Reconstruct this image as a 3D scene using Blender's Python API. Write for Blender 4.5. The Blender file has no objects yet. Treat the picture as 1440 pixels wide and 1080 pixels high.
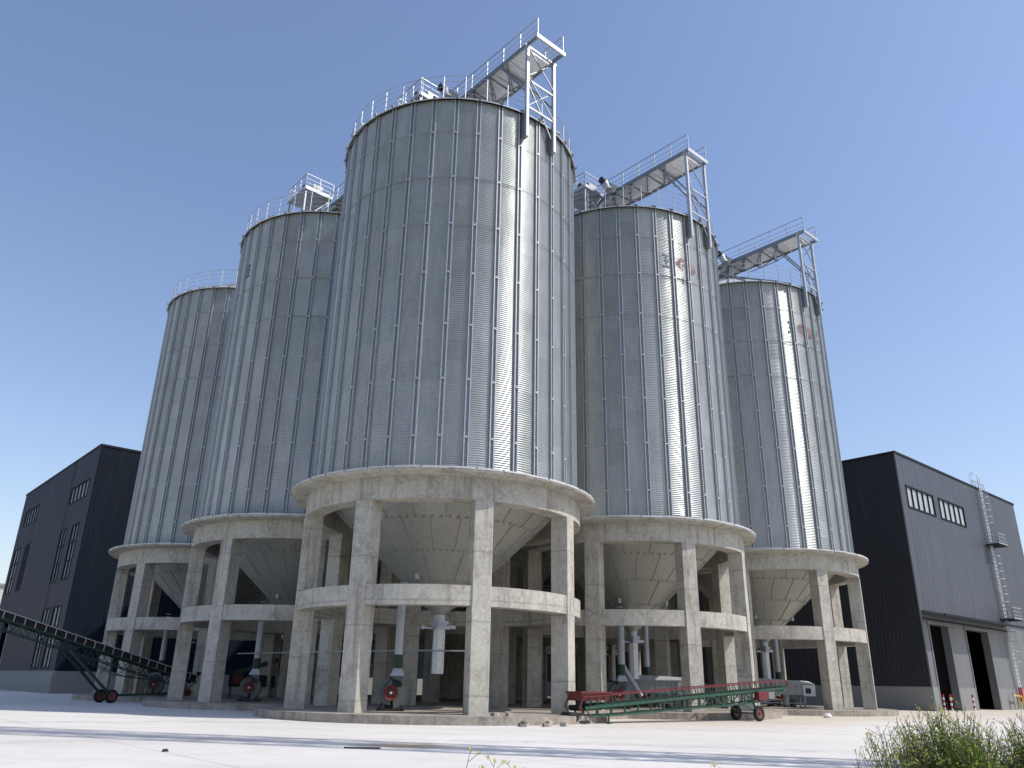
import bpy, math, random
from mathutils import Vector, Matrix
random.seed(7)
PI=math.pi; R_=math.radians
sc=bpy.context.scene
COL=sc.collection
# ------------------------------------------------------------------ site frame
CX,CY=-3.48,41.87            # centre of the nearest silo
ROT=R_(41.40)                # site +X runs away to the right, site +Y away to the left
cV,sV=math.cos(ROT),math.sin(ROT)
def S(a,b,z=0.0): return Vector((CX+a*cV-b*sV, CY+a*sV+b*cV, z))
SUN_AZ,SUN_EL=R_(105.0),R_(51.0)
# ------------------------------------------------------------------ mesh builder
class MB:
    def __init__(s): s.v=[];s.f=[]
    def add(s,vs,fs):
        n=len(s.v); s.v+=[tuple(v) for v in vs]; s.f+=[tuple(i+n for i in f) for f in fs]; return s
    def box(s,x0,x1,y0,y1,z0,z1):
        return s.add([(x0,y0,z0),(x1,y0,z0),(x1,y1,z0),(x0,y1,z0),(x0,y0,z1),(x1,y0,z1),(x1,y1,z1),(x0,y1,z1)],
            [(0,3,2,1),(4,5,6,7),(0,1,5,4),(1,2,6,5),(2,3,7,6),(3,0,4,7)])
    def bar(s,a,b,w,h=None,up=(0,0,1)):
        a=Vector(a);b=Vector(b);d=b-a
        if d.length<1e-6:return s
        d.normalize();u=Vector(up)
        if abs(d.dot(u))>.97:u=Vector((1,0,0))
        x=d.cross(u).normalized();y=x.cross(d).normalized();h=h or w
        vs=[]
        for p in(a,b):
            for i,j in((-1,-1),(1,-1),(1,1),(-1,1)): vs.append(p+x*(i*w/2)+y*(j*h/2))
        return s.add(vs,[(0,3,2,1),(4,5,6,7),(0,1,5,4),(1,2,6,5),(2,3,7,6),(3,0,4,7)])
    def tube(s,pts,r,n=6,cap=True,r2=None):
        pts=[Vector(p) for p in pts];rings=[]
        d0=(pts[1]-pts[0]).normalized();u=Vector((0,0,1)) if abs(d0.z)<.9 else Vector((1,0,0))
        x=d0.cross(u).normalized()
        N=len(pts);base=len(s.v)
        for i,p in enumerate(pts):
            if i==0:d=pts[1]-p
            elif i==N-1:d=p-pts[i-1]
            else:d=(pts[i+1]-p).normalized()+(p-pts[i-1]).normalized()
            d.normalize();x=(x-d*x.dot(d)).normalized();y=d.cross(x)
            rr=r if r2 is None else r+(r2-r)*i/(N-1)
            for k in range(n):
                t=2*PI*k/n;s.v.append(tuple(p+x*(rr*math.cos(t))+y*(rr*math.sin(t))))
        for i in range(N-1):
            for k in range(n):
                a=base+i*n+k;b=base+i*n+(k+1)%n;s.f.append((a,b,b+n,a+n))
        if cap:
            s.f.append(tuple(base+k for k in reversed(range(n))));s.f.append(tuple(base+(N-1)*n+k for k in range(n)))
        return s
    def lathe(s,prof,n=72,closed=False,a0=0,a1=2*PI):
        full=abs(a1-a0-2*PI)<1e-6;m=n if full else n+1;base=len(s.v);P=len(prof)
        for i in range(m):
            t=a0+(a1-a0)*i/n
            for r,z in prof:s.v.append((r*math.cos(t),r*math.sin(t),z))
        for i in range(n):
            j=(i+1)%m
            for k in range(P if closed else P-1):
                k2=(k+1)%P;s.f.append((base+i*P+k,base+j*P+k,base+j*P+k2,base+i*P+k2))
        if closed and not full:
            s.f.append(tuple(base+k for k in range(P)));s.f.append(tuple(base+n*P+k for k in reversed(range(P))))
        return s
    def prism(s,poly,z0,z1):
        n=len(poly);vs=[(x,y,z0) for x,y in poly]+[(x,y,z1) for x,y in poly]
        return s.add(vs,[tuple(reversed(range(n))),tuple(range(n,2*n))]+[(i,(i+1)%n,n+(i+1)%n,n+i) for i in range(n)])
    def rot(s,start,M):
        for i in range(start,len(s.v)): s.v[i]=tuple(M@Vector(s.v[i]))
        return s
    def build(s,name,mat,parent=None,smooth=False,label=None,bevel=0):
        me=bpy.data.meshes.new(name);me.from_pydata(s.v,[],s.f);me.update()
        if mat:me.materials.append(mat)
        if smooth:
            me.polygons.foreach_set('use_smooth',[True]*len(me.polygons))
        o=bpy.data.objects.new(name,me);COL.objects.link(o)
        if parent is not None:o.parent=parent
        if label:o['label']=label
        if bevel:
            b=o.modifiers.new('b','BEVEL');b.width=bevel;b.segments=2;b.limit_method='ANGLE'
        return o
def build2(name,items,parent=None,label=None):
    m=MB();idx=[];mats=[]
    for mb,mat in items:
        k=len(m.f);m.add(mb.v,mb.f);idx+=[len(mats)]*(len(m.f)-k);mats.append(mat)
    o=m.build(name,None,parent,label=label)
    for mt in mats:o.data.materials.append(mt)
    o.data.polygons.foreach_set('material_index',idx);return o
def autosmooth(o,ang=40):
    me=o.data
    me.polygons.foreach_set('use_smooth',[True]*len(me.polygons))
    try: me.set_sharp_from_angle(angle=R_(ang))
    except Exception: pass
    return o
def tag(o,label=None,cat=None,group=None,kind=None):
    if label:o['label']=label
    if cat:o['category']=cat
    if group:o['group']=group
    if kind:o['kind']=kind
    return o
def empty(name,loc,rz=0.0,**k):
    o=bpy.data.objects.new(name,None);COL.objects.link(o);o.location=loc;o.rotation_euler=(0,0,rz);o.empty_display_size=.3
    return tag(o,**k)
def kids(o): return [c for c in bpy.data.objects if c.parent==o]
def copy_tree(o,parent=None,km=None):
    if km is None:
        km={}
        for c in bpy.data.objects:
            if c.parent: km.setdefault(c.parent.name,[]).append(c)
    c=o.copy();COL.objects.link(c);c.parent=parent
    for ch in km.get(o.name,[]): copy_tree(ch,c,km)
    return c
# ------------------------------------------------------------------ materials
class NT:
    def __init__(s,name):
        s.m=bpy.data.materials.new(name);s.m.use_nodes=True;s.t=s.m.node_tree;s.n=s.t.nodes;s.b=s.n['Principled BSDF']
        s.tc=s.n.new('ShaderNodeTexCoord')
    def node(s,ty,**k):
        n=s.n.new(ty)
        for a,b in k.items(): setattr(n,a,b)
        return n
    def l(s,a,b): s.t.links.new(a,b)
    def co(s,scale=(1,1,1),inst=True,src='Object'):
        mp=s.node('ShaderNodeMapping');mp.inputs['Scale'].default_value=scale
        if inst:
            oi=s.node('ShaderNodeObjectInfo');ad=s.node('ShaderNodeVectorMath',operation='ADD')
            mu=s.node('ShaderNodeMath',operation='MULTIPLY');mu.inputs[1].default_value=97.0
            s.l(oi.outputs['Random'],mu.inputs[0])
            s.l(s.tc.outputs[src],ad.inputs[0]);s.l(mu.outputs[0],ad.inputs[1]);s.l(ad.outputs[0],mp.inputs[0])
        else: s.l(s.tc.outputs[src],mp.inputs[0])
        return mp.outputs[0]
    def noise(s,scale,co=None,detail=4,rough=.55,dist=0):
        n=s.node('ShaderNodeTexNoise');n.inputs['Scale'].default_value=scale;n.inputs['Detail'].default_value=detail;n.inputs['Roughness'].default_value=rough
        n.inputs['Distortion'].default_value=dist
        if co is not None:s.l(co,n.inputs['Vector'])
        return n.outputs['Fac']
    def ramp(s,fac,stops):
        r=s.node('ShaderNodeValToRGB');e=r.color_ramp.elements
        while len(e)<len(stops):e.new(.5)
        for i,(p,c) in enumerate(stops):
            e[i].position=p;e[i].color=(c,c,c,1) if isinstance(c,(int,float)) else (*c,1)
        s.l(fac,r.inputs[0]);return r.outputs[0]
    def mix(s,a,b,fac=.5,mode='MIX'):
        m=s.node('ShaderNodeMix',data_type='RGBA',blend_type=mode)
        for sock,v in((m.inputs[0],fac),(m.inputs[6],a),(m.inputs[7],b)):
            if hasattr(v,'links') or isinstance(v,bpy.types.NodeSocket):s.l(v,sock)
            elif isinstance(v,(int,float)):sock.default_value=v if sock==m.inputs[0] else (v,v,v,1)
            else:sock.default_value=(*v,1)
        return m.outputs[2]
    def math(s,op,a,b=None):
        m=s.node('ShaderNodeMath',operation=op)
        for i,v in enumerate((a,b)):
            if v is None:continue
            if isinstance(v,(int,float)):m.inputs[i].default_value=v
            else:s.l(v,m.inputs[i])
        return m.outputs[0]
    def set(s,**k):
        for a,v in k.items():
            i=s.b.inputs[a.replace('_',' ')]
            if isinstance(v,bpy.types.NodeSocket):s.l(v,i)
            elif isinstance(v,tuple):i.default_value=(*v,1)
            else:i.default_value=v
        return s
    def bump(s,h,strength=.3,dist=.02):
        b=s.node('ShaderNodeBump');b.inputs['Strength'].default_value=strength;b.inputs['Distance'].default_value=dist
        s.l(h,b.inputs['Height']);s.l(b.outputs[0],s.b.inputs['Normal']);return s
def m_galv_wall():
    t=NT('silo_galvanised')
    sep=t.node('ShaderNodeSeparateXYZ');t.l(t.tc.outputs['Object'],sep.inputs[0])
    ang=t.math('ARCTAN2',sep.outputs[1],sep.outputs[0])
    ia=t.math('FLOOR',t.math('MULTIPLY',ang,36/(2*PI)))
    iz=t.math('FLOOR',t.math('MULTIPLY',t.math('SUBTRACT',sep.outputs[2],10.56),1/1.1085))
    oi=t.node('ShaderNodeObjectInfo')
    cb=t.node('ShaderNodeCombineXYZ');t.l(ia,cb.inputs[0]);t.l(iz,cb.inputs[1]);t.l(t.math('MULTIPLY',oi.outputs['Random'],50),cb.inputs[2])
    wn=t.node('ShaderNodeTexWhiteNoise',noise_dimensions='3D');t.l(cb.outputs[0],wn.inputs['Vector'])
    tone=t.ramp(wn.outputs['Value'],[(0,.90),(.5,.965),(1,1.0)])
    cb2=t.node('ShaderNodeCombineXYZ');t.l(ia,cb2.inputs[0]);t.l(t.math('MULTIPLY',oi.outputs['Random'],91),cb2.inputs[2])
    wn2=t.node('ShaderNodeTexWhiteNoise',noise_dimensions='3D');t.l(cb2.outputs[0],wn2.inputs['Vector'])
    tone=t.mix(tone,t.ramp(wn2.outputs['Value'],[(0,.80),(1,1.0)]),1,'MULTIPLY')
    sc_=t.node('ShaderNodeSeparateColor');t.l(wn.outputs['Color'],sc_.inputs[0])
    tint=t.mix((.405,.44,.435),(.455,.475,.485),sc_.outputs[1])
    c=t.mix(tint,tone,1,'MULTIPLY')
    n1=t.noise(2.2,t.co((1,1,.25)),5,.6)
    c=t.mix(c,t.ramp(n1,[(.3,.84),(.7,1.0)]),1,'MULTIPLY')
    n2=t.noise(9,t.co((1,1,.12)),3,.6)
    c=t.mix(c,t.ramp(n2,[(.35,.90),(.65,1.0)]),1,'MULTIPLY')
    t.set(Base_Color=c,Metallic=.50,Roughness=t.ramp(sc_.outputs[2],[(0,.27),(1,.36)]))
    t.bump(t.noise(1.1,t.co((1,1,.45)),3,.5),.5,.035)
    return t.m
def m_galv(name='galvanised_steel',col=(.60,.63,.65),rough=.42,metal=.8,var=.12):
    t=NT(name);n=t.noise(6,t.co(),5,.6);c=t.mix(tuple(x*(1-2*var) for x in col),col,t.ramp(n,[(.3,0),(.7,1)]))
    t.set(Base_Color=c,Metallic=metal,Roughness=t.ramp(n,[(.3,rough-.06),(.7,rough+.08)]));return t.m
def m_paint(name,col,rough=.5,dirt=.35,metal=0.0,dcol=(.16,.13,.10),spec=.4,dscale=5):
    t=NT(name);n=t.noise(dscale,t.co(),6,.65);c=t.mix(col,dcol,t.math('MULTIPLY',t.ramp(n,[(.48,0),(.78,1)]),dirt))
    t.set(Base_Color=c,Metallic=metal,Roughness=rough);t.b.inputs['Specular IOR Level'].default_value=spec;return t.m
def m_concrete(name,base=(.45,.43,.375),dark=(.30,.28,.24),light=(.57,.55,.49)):
    t=NT(name);co=t.co()
    n1=t.noise(.9,co,6,.62);n2=t.noise(5,co,6,.7);n3=t.noise(26,co,4,.7)
    streak=t.noise(2.4,t.co((1,1,.09)),5,.7)
    c=t.mix(dark,base,t.ramp(n1,[(.32,.1),(.56,1)]))
    c=t.mix(c,light,t.math('MULTIPLY',t.ramp(n2,[(.46,0),(.66,1)]),.7))
    c=t.mix(c,(.11,.09,.075),t.math('MULTIPLY',t.ramp(streak,[(.52,0),(.68,1)]),.5))
    c=t.mix(c,(.36,.22,.11),t.math('MULTIPLY',t.ramp(t.noise(3.1,t.co((1.7,1.7,.12)),4,.6),[(.60,0),(.72,1)]),.5))
    c=t.mix(c,(.07,.06,.05),t.math('MULTIPLY',t.ramp(n3,[(.56,0),(.72,1)]),.55))
    c=t.mix(c,(.13,.115,.10),t.math('MULTIPLY',t.ramp(t.noise(2.6,co,8,.8),[(.56,0),(.66,1)]),.42))
    # formwork lift lines
    w=t.node('ShaderNodeTexWave',wave_type='BANDS',bands_direction='Z');w.inputs['Scale'].default_value=.105;w.inputs['Distortion'].default_value=.5;w.inputs['Detail'].default_value=2
    t.l(co,w.inputs['Vector'])
    c=t.mix(c,(.16,.14,.12),t.math('MULTIPLY',t.ramp(w.outputs['Fac'],[(0,1),(.002,0)]),.35))
    t.set(Base_Color=c,Roughness=.9);t.b.inputs['Specular IOR Level'].default_value=.2
    h=t.mix(n3,n2,.5);t.bump(h,.45,.02);return t.m
def m_yard():
    t=NT('yard_concrete');co=t.co(inst=False)
    n1=t.noise(.07,co,5,.6);n2=t.noise(1.3,co,7,.7);n3=t.noise(.35,t.co((.35,1.6,1),inst=False),6,.65)
    c=t.mix((.58,.55,.50),(.67,.645,.60),t.ramp(n1,[(.35,0),(.65,1)]))
    c=t.mix(c,(.43,.41,.375),t.math('MULTIPLY',t.ramp(n3,[(.5,0),(.75,1)]),.45))
    c=t.mix(c,(.48,.465,.44),t.math('MULTIPLY',t.ramp(n2,[(.5,0),(.72,1)]),.4))
    # sand blown against the plinth edge and to the right
    sx=t.node('ShaderNodeSeparateXYZ');t.l(co,sx.inputs[0])
    near=t.math('MULTIPLY',t.math('ADD',t.math('MULTIPLY',sx.outputs[0],.661),t.math('MULTIPLY',sx.outputs[1],-.75)),1.0)
    # distance in front of the plinth along site -Y
    b=t.math('ADD',t.math('MULTIPLY',t.math('SUBTRACT',sx.outputs[0],CX),-sV),t.math('MULTIPLY',t.math('SUBTRACT',sx.outputs[1],CY),cV))
    a=t.math('ADD',t.math('MULTIPLY',t.math('SUBTRACT',sx.outputs[0],CX),cV),t.math('MULTIPLY',t.math('SUBTRACT',sx.outputs[1],CY),sV))
    mb=t.ramp(t.math('ADD',t.math('MULTIPLY',b,.08),t.math('MULTIPLY',n3,.5)),[(-.0,0),(.001,0)])
    e=t.math('ADD',t.math('MULTIPLY',t.math('ADD',b,16.5),.16),t.math('MULTIPLY',t.math('SUBTRACT',n2,.5),1.6))
    ea=t.ramp(t.math('MULTIPLY',t.math('ADD',a,2.0),.06),[(0,0),(.6,1)])
    c=t.mix(c,(.50,.43,.33),t.math('MULTIPLY',t.math('MULTIPLY',t.ramp(e,[(.1,0),(.9,1)]),ea),.7))
    # the brown spill stain by the near drain
    dx=t.math('MULTIPLY',t.math('SUBTRACT',sx.outputs[0],-2.6),.62);dy=t.math('MULTIPLY',t.math('SUBTRACT',sx.outputs[1],22.7),.95)
    r=t.math('SQRT',t.math('ADD',t.math('MULTIPLY',dx,dx),t.math('MULTIPLY',dy,dy)))
    st=t.ramp(t.math('ADD',r,t.math('MULTIPLY',t.math('SUBTRACT',n2,.5),.8)),[(.45,1),(1.0,0)])
    c=t.mix(c,(.33,.24,.13),t.math('MULTIPLY',st,.75))
    wv=t.node('ShaderNodeTexWave',wave_type='RINGS',rings_direction='Z');wv.inputs['Scale'].default_value=.032;wv.inputs['Distortion'].default_value=1.2;wv.inputs['Detail'].default_value=2;wv.inputs['Detail Scale'].default_value=.3
    t.l(co,wv.inputs['Vector'])
    c=t.mix(c,(.33,.315,.29),t.math('MULTIPLY',t.math('MULTIPLY',t.ramp(wv.outputs['Fac'],[(.93,0),(.985,1)]),t.ramp(n2,[(.40,0),(.6,1)])),.35))
    sp=t.noise(14,co,3,.6);c=t.mix(c,(.30,.27,.23),t.math('MULTIPLY',t.ramp(sp,[(.70,0),(.76,1)]),.5))
    # cut joints every 6 m
    def joint(v,per):
        f=t.math('FRACT',t.math('MULTIPLY',v,1/per));return t.math('LESS_THAN',f,.007)
    j=t.math('MAXIMUM',joint(a,6.0),joint(b,5.0))
    c=t.mix(c,(.25,.235,.21),t.math('MULTIPLY',j,.6))
    t.set(Base_Color=c,Roughness=.85);t.b.inputs['Specular IOR Level'].default_value=.25
    t.bump(n2,.2,.01);return t.m
def m_soil():
    t=NT('soil');co=t.co(inst=False);n=t.noise(.6,co,7,.65);c=t.mix((.20,.155,.10),(.10,.13,.05),t.ramp(n,[(.4,0),(.6,1)]))
    t.set(Base_Color=c,Roughness=.95);return t.m
def m_clad(name,col,rough=.38,var=.25,du=.22):
    t=NT(name);n=t.noise(.5,t.co((1,1,.2)),6,.65)
    dust=t.noise(1.2,t.co((1.0,1.0,.10)),5,.7)
    c=t.mix(tuple(x*(1-var) for x in col),col,t.ramp(n,[(.35,0),(.65,1)]))
    c=t.mix(c,(.20,.19,.18),t.math('MULTIPLY',t.ramp(dust,[(.55,0),(.75,1)]),du))
    t.set(Base_Color=c,Roughness=rough);t.b.inputs['Specular IOR Level'].default_value=.35;return t.m
def m_flat(name,col,rough=.7,metal=0,spec=.3):
    t=NT(name);n=t.noise(4,t.co(),4,.6);c=t.mix(tuple(x*.85 for x in col),col,n)
    t.set(Base_Color=c,Roughness=rough,Metallic=metal);t.b.inputs['Specular IOR Level'].default_value=spec;return t.m
def m_leaf(name,c1,c2):
    t=NT(name);n=t.noise(9,t.co(),3,.6);c=t.mix(c1,c2,t.ramp(n,[(.35,0),(.65,1)]))
    t.set(Base_Color=c,Roughness=.55);t.b.inputs['Specular IOR Level'].default_value=.3
    tr=t.node('ShaderNodeBsdfTranslucent');t.l(c,tr.inputs[0]);ms=t.node('ShaderNodeMixShader');ms.inputs[0].default_value=.3
    out=[x for x in t.n if x.type=='OUTPUT_MATERIAL'][0]
    t.l(t.b.outputs[0],ms.inputs[1]);t.l(tr.outputs[0],ms.inputs[2]);t.l(ms.outputs[0],out.inputs[0]);return t.m
GW=m_galv_wall();GS=m_galv('stiffener_galvanised',(.47,.50,.515),.5,.45);GH=m_galv('hopper_galvanised',(.52,.53,.49),.42,.6,.10)
GR=m_galv('gallery_galvanised',(.46,.485,.51),.5,.5,.10);GD=m_galv('dull_galvanised',(.27,.285,.30),.5,.7);SEAM=m_galv('seam_steel',(.40,.405,.38),.55,.5);GRAIL=m_galv('rail_steel',(.42,.45,.50),.5,.6);WHITEG=m_galv('bright_zinc',(.78,.79,.79),.5,.2)
GROOF=m_galv('roof_galvanised',(.66,.68,.69),.45,.35)
CONC=m_concrete('cast_concrete');CONC2=m_concrete('plinth_concrete',(.33,.295,.25),(.17,.15,.13),(.42,.385,.33))
FLASH=m_flat('flashing_white',(.58,.58,.57),.6,.2)
BLACK=m_paint('black_enamel',(.018,.018,.02),.45,.2);RUB=m_flat('rubber',(.022,.021,.02),.85)
GREEN=m_paint('machine_green',(.014,.070,.045),.5,.35);DGREEN=m_paint('dark_machine_green',(.012,.042,.030),.5,.3)
RED=m_paint('machine_red',(.13,.013,.02),.5,.35);ORANGE=m_paint('fan_inlet_red',(.16,.028,.018),.55,.3)
FANG=m_paint('fan_grey_green',(.10,.115,.115),.5,.4);RIM=m_paint('rusty_rim',(.17,.06,.045),.7,.5)
WHITE=m_paint('white_paint',(.72,.72,.70),.5,.25);YEL=m_paint('yellow_paint',(.62,.42,.04),.5,.25);REDW=m_paint('bollard_red',(.42,.03,.03),.5,.2)
CLADR=m_clad('cladding_charcoal',(.060,.070,.088),.5,.15);CLADL=m_clad('cladding_charcoal_blue',(.030,.036,.056),.5,.2);CLADS=m_clad('cladding_navy_shaded',(.008,.014,.024),.6,.2,.03);CLADS.node_tree.nodes['Principled BSDF'].inputs['Specular IOR Level'].default_value=.12  # CLADS: navy side cladding, deepened further with the silos' shade in its colour
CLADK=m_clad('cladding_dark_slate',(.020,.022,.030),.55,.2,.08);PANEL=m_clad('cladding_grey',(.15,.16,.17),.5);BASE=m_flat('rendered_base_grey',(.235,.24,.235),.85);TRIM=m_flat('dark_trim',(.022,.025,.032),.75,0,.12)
GLASS=NT('window_glass').set(Base_Color=(.27,.31,.33),Roughness=.28,Metallic=.3).m
GLASS2=NT('window_blinds').set(Base_Color=(.36,.40,.40),Roughness=.45).m
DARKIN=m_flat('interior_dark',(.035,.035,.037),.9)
PALE=m_flat('pale_render',(.50,.51,.48),.8)
REDP=m_flat('faded_red_paint',(.32,.19,.18),.5,.4);BLKP=m_flat('faded_black_paint',(.17,.19,.20),.5,.4)
LEAF=m_leaf('rape_leaf',(.27,.36,.07),(.10,.20,.03));LEAF2=m_leaf('rape_pod',(.50,.52,.22),(.34,.38,.15))
STEM=m_flat('plant_stem',(.13,.12,.07),.7);FLW=m_leaf('rape_flower',(.70,.62,.05),(.60,.60,.10))
YARD=m_yard();SOIL=m_soil();BRICK=m_flat('broken_brick',(.20,.17,.14),.9);BRICKL=m_flat('mortar_lump',(.42,.39,.34),.9)
SCREENG=m_galv('screen_grey',(.30,.32,.32),.55,.3)
# ------------------------------------------------------------------ setting
g=MB();g.add([(-3000,-3000,0),(3000,-3000,0),(3000,3000,0),(-3000,3000,0)],[(0,1,2,3)])
tag(g.build('ground',SOIL),kind='structure');bpy.data.objects['ground'].location.z=-.012
yd=MB();yd.add([(-160,8.6,0),(160,8.6,0),(160,190,0),(-160,190,0)],[(0,1,2,3)])
tag(yd.build('yard',YARD),kind='structure')
SP=15.2
GRID=[(i*SP,j*SP) for i in range(3) for j in range(3)]
# raised plinth: union outline of discs round each silo
RS=8.55;gc=(SP,SP);poly=[]
NA=720
for k in range(NA):
    t=2*PI*k/NA;dx,dy=math.cos(t),math.sin(t);best=0
    for (a,b) in GRID:
        ox,oy=gc[0]-a,gc[1]-b;B=ox*dx+oy*dy;Cc=ox*ox+oy*oy-RS*RS;D=B*B-Cc
        if D>=0:best=max(best,-B+math.sqrt(D))
    m=max(abs(dx),abs(dy));best=max(best,(SP+.01+5.2)/m)
    poly.append((gc[0]+dx*best,gc[1]+dy*best))
pl=MB().prism(poly,0,.33);o=pl.build('plinth',CONC2);o.location=S(0,0,0);o.rotation_euler.z=ROT;tag(o,kind='structure')
# ------------------------------------------------------------------ silo
ZD,ZE=10.56,31.62
def P2(r,t,z): return (r*math.cos(t),r*math.sin(t),z)
def make_silo():
    root=empty('grain_silo',(0,0,0))
    # corrugated wall
    n=144;pitch=.112;rows=int((ZE-ZD)/pitch*4);m=MB()
    zs=[ZD+(ZE-ZD)*i/rows for i in range(rows+1)]
    prof=[(7.0+.0185*math.sin(2*PI*z/pitch),z) for z in zs]
    m.lathe(prof,n);m.build('corrugated_wall',GW,root,smooth=True)
    # stiffeners: one mesh, 36 objects
    sec=[(-.13,0),(-.125,.115),(-.075,.115),(-.06,.03),(.06,.03),(.075,.115),(.125,.115),(.13,0)]
    s=MB();b=len(s.v)
    for z in(ZD,ZE-.02):
        for x,y in sec:s.v.append((7.0+y,x,z))
    for k in (0,1,2,4,5,6):s.f.append((k,k+1,k+9,k+8))
    s.f.append(tuple(range(8,16)))
    joints=[29.42-2.86*i for i in range(7)]
    for z in joints:
        s.box(7.03,7.125,-.06,.06,z-.05,z+.05)
    wb=MB()  # recessed centre strip, darker steel colour stands in for shade in the channel
    for z in(ZD,ZE-.02):
        for x,y in(sec[3],sec[4]):wb.v.append((7.0+y,x,z))
    wb.f.append((0,1,3,2))
    me=None
    for k in range(36):
        if me is None:
            o=build2('stiffener',[(s,GS),(wb,GD)],root);me=o.data
        else:
            o=bpy.data.objects.new('stiffener',me);COL.objects.link(o);o.parent=root
        o.rotation_euler.z=R_(10*k)
    for z in joints[:3]:
        r=MB().lathe([(7.06+.014*math.cos(q),z+.014*math.sin(q)) for q in [i*PI/2 for i in range(4)]],108,closed=True)
        r.build('wind_ring',GD,root)
    # roof
    r=MB();NR=36
    pr=[(7.20,31.57),(7.24,31.57),(7.25,31.62),(7.0,31.78),(.55,35.55),(.5,35.55)]
    r.lathe(pr,108)
    rb_=MB()
    for k in range(NR):
        t=R_(10*k);rb_.bar(P2(7.33,t,31.61),P2(.7,t,35.55),.11,.14)
    r.lathe([(.75,35.4),(.75,35.75),(.1,35.85)],24)
    build2('roof',[(r,GROOF),(rb_,GD)],root)
    h=MB();h.bar(P2(6.3,R_(-68),32.0),P2(6.3,R_(-68),32.75),.55);h.bar(P2(6.3,R_(-68),32.77),P2(6.3,R_(-68),32.86),.75)
    h.build('roof_vent',GD,root)
    # guard rail round the roof
    r=MB();rr=6.98
    for z in(32.15,32.55,32.95,33.32):
        q=.015 if z<33.2 else .022
        r.lathe([(rr+q*math.cos(i*PI/2),z+q*math.sin(i*PI/2)) for i in range(4)],72,closed=True)
    for k in range(36):
        t=R_(10*k+3.5);r.bar(P2(rr,t,31.75),P2(rr,t,33.32),.038)
    r.build('guard_rail',GRAIL,root)
    # concrete
    d=MB();d.lathe([(6.25,10.33),(7.2,10.34),(7.25,10.34),(7.95,10.40),(8.0,10.43),(8.0,10.545),(7.1,10.60),(6.25,10.60)],144,closed=True)
    autosmooth(d.build('deck_slab',CONC,root),25)
    f=MB();rnd=random.Random(3)
    for k in range(40):
        t0=2*PI*k/40+.004*rnd.random();t1=2*PI*(k+1)/40-.01*rnd.random()-.002;zz=rnd.uniform(-.012,.02);ex=rnd.uniform(0,.035)
        f.lathe([(7.7,10.60+zz),(8.02+ex,10.585+zz),(8.02+ex,10.51+zz-rnd.random()*.03),(7.99+ex,10.51+zz),(7.99+ex,10.565+zz)],5,a0=t0,a1=t1)
    f.build('deck_flashing',FLASH,root)
    b=MB();b.lathe([(6.36,9.29),(7.23,9.29),(7.23,10.36),(6.36,10.36)],144,closed=True);autosmooth(b.build('ring_beam',CONC,root),25)
    b=MB();b.lathe([(6.46,4.68),(7.19,4.68),(7.19,5.53),(6.46,5.53)],144,closed=True);autosmooth(b.build('tie_ring',CONC,root),25)
    me=None
    for k in range(8):
        if me is None:
            c=MB().box(6.37,7.24,-.435,.435,.30,9.295);o=c.build('column',CONC,root,bevel=.02);me=o.data
        else:
            o=bpy.data.objects.new('column',me);COL.objects.link(o);o.parent=root
            bb=o.modifiers.new('b','BEVEL');bb.width=.02;bb.segments=2
        o.rotation_euler.z=R_(22.5+45*k)
    # hopper cone with bolted seams
    z_of=lambda q:4.79+(q-.3)*.937
    h=MB();h.lathe([(6.25,z_of(6.25)),(.3,4.79),(.3,4.5)],108)
    hs=h;h=MB()
    bands=[6.2,4.75,3.3,1.9,.75]
    for bi,rb in enumerate(bands[1:]):
        for k in range(72):
            t=2*PI*k/72;h.bar(P2(rb+.0,t,z_of(rb)-.03),P2(rb,t+.035,z_of(rb)-.03),.05,.03)
            h.bar(P2(rb+.07,t+.02,z_of(rb+.07)-.03),P2(rb+.07,t+.032,z_of(rb+.07)-.03),.05,.04)
        n=20 if bi<2 else 10
        for k in range(n):
            t=2*PI*(k+.5*(bi%2))/n;h.bar(P2(bands[bi],t,z_of(bands[bi])-.02),P2(rb,t,z_of(rb)-.02),.05,.03)
    ho=build2('hopper',[(hs,GH),(h,SEAM)],root);autosmooth(ho,20)
    for (t,rq) in((R_(250),1.35),(R_(300),2.2),(R_(200),2.2)):
        st=MB();st.tube([P2(rq,t,z_of(rq)+.05),P2(rq,t,z_of(rq)-.22)],.13,12);st.build('hopper_nozzle',GS,root)
    # slide gate and chute
    s=MB();s.box(-.33,.33,-.33,.33,4.36,4.50);s.box(-.40,.40,-.36,.36,4.10,4.22);s.box(-.28,.28,-.28,.28,4.22,4.36);s.box(.40,.95,-.14,.14,4.15,4.32);s.bar((-.4,0,4.14),(-1.0,0,4.14),.09);s.box(-1.12,-1.0,-.09,.09,4.05,4.23)
    s.build('slide_gate',GR,root)
    s=MB();s.tube([(0,0,4.1),(0,0,1.97)],.31,8);s.build('discharge_chute',WHITEG,root)
    return root
silo=make_silo()
KM={}
for c in bpy.data.objects:
    if c.parent: KM.setdefault(c.parent.name,[]).append(c)
spec={(0,0):'nearest and largest galvanised silo, standing at the front corner of the group',
 (0,1):'galvanised silo directly left of the front corner silo, with a small drive platform on top',
 (0,2):'leftmost galvanised silo, beside the left charcoal building and the dark green belt conveyor',
 (1,0):'galvanised silo directly right of the front corner silo, its red emblem below its gallery posts',
 (2,0):'rightmost galvanised silo, close to the charcoal building with the two doorways',
 (1,1):'silo hidden behind the front corner silo, only its concrete columns showing beneath',
 (1,2):'back silo behind the second silo of the left row, only columns showing',
 (2,1):'back silo behind the silo with the red emblem, only columns showing',
 (2,2):'rearmost silo at the back corner of the group, only columns showing'}
silos={}
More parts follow.
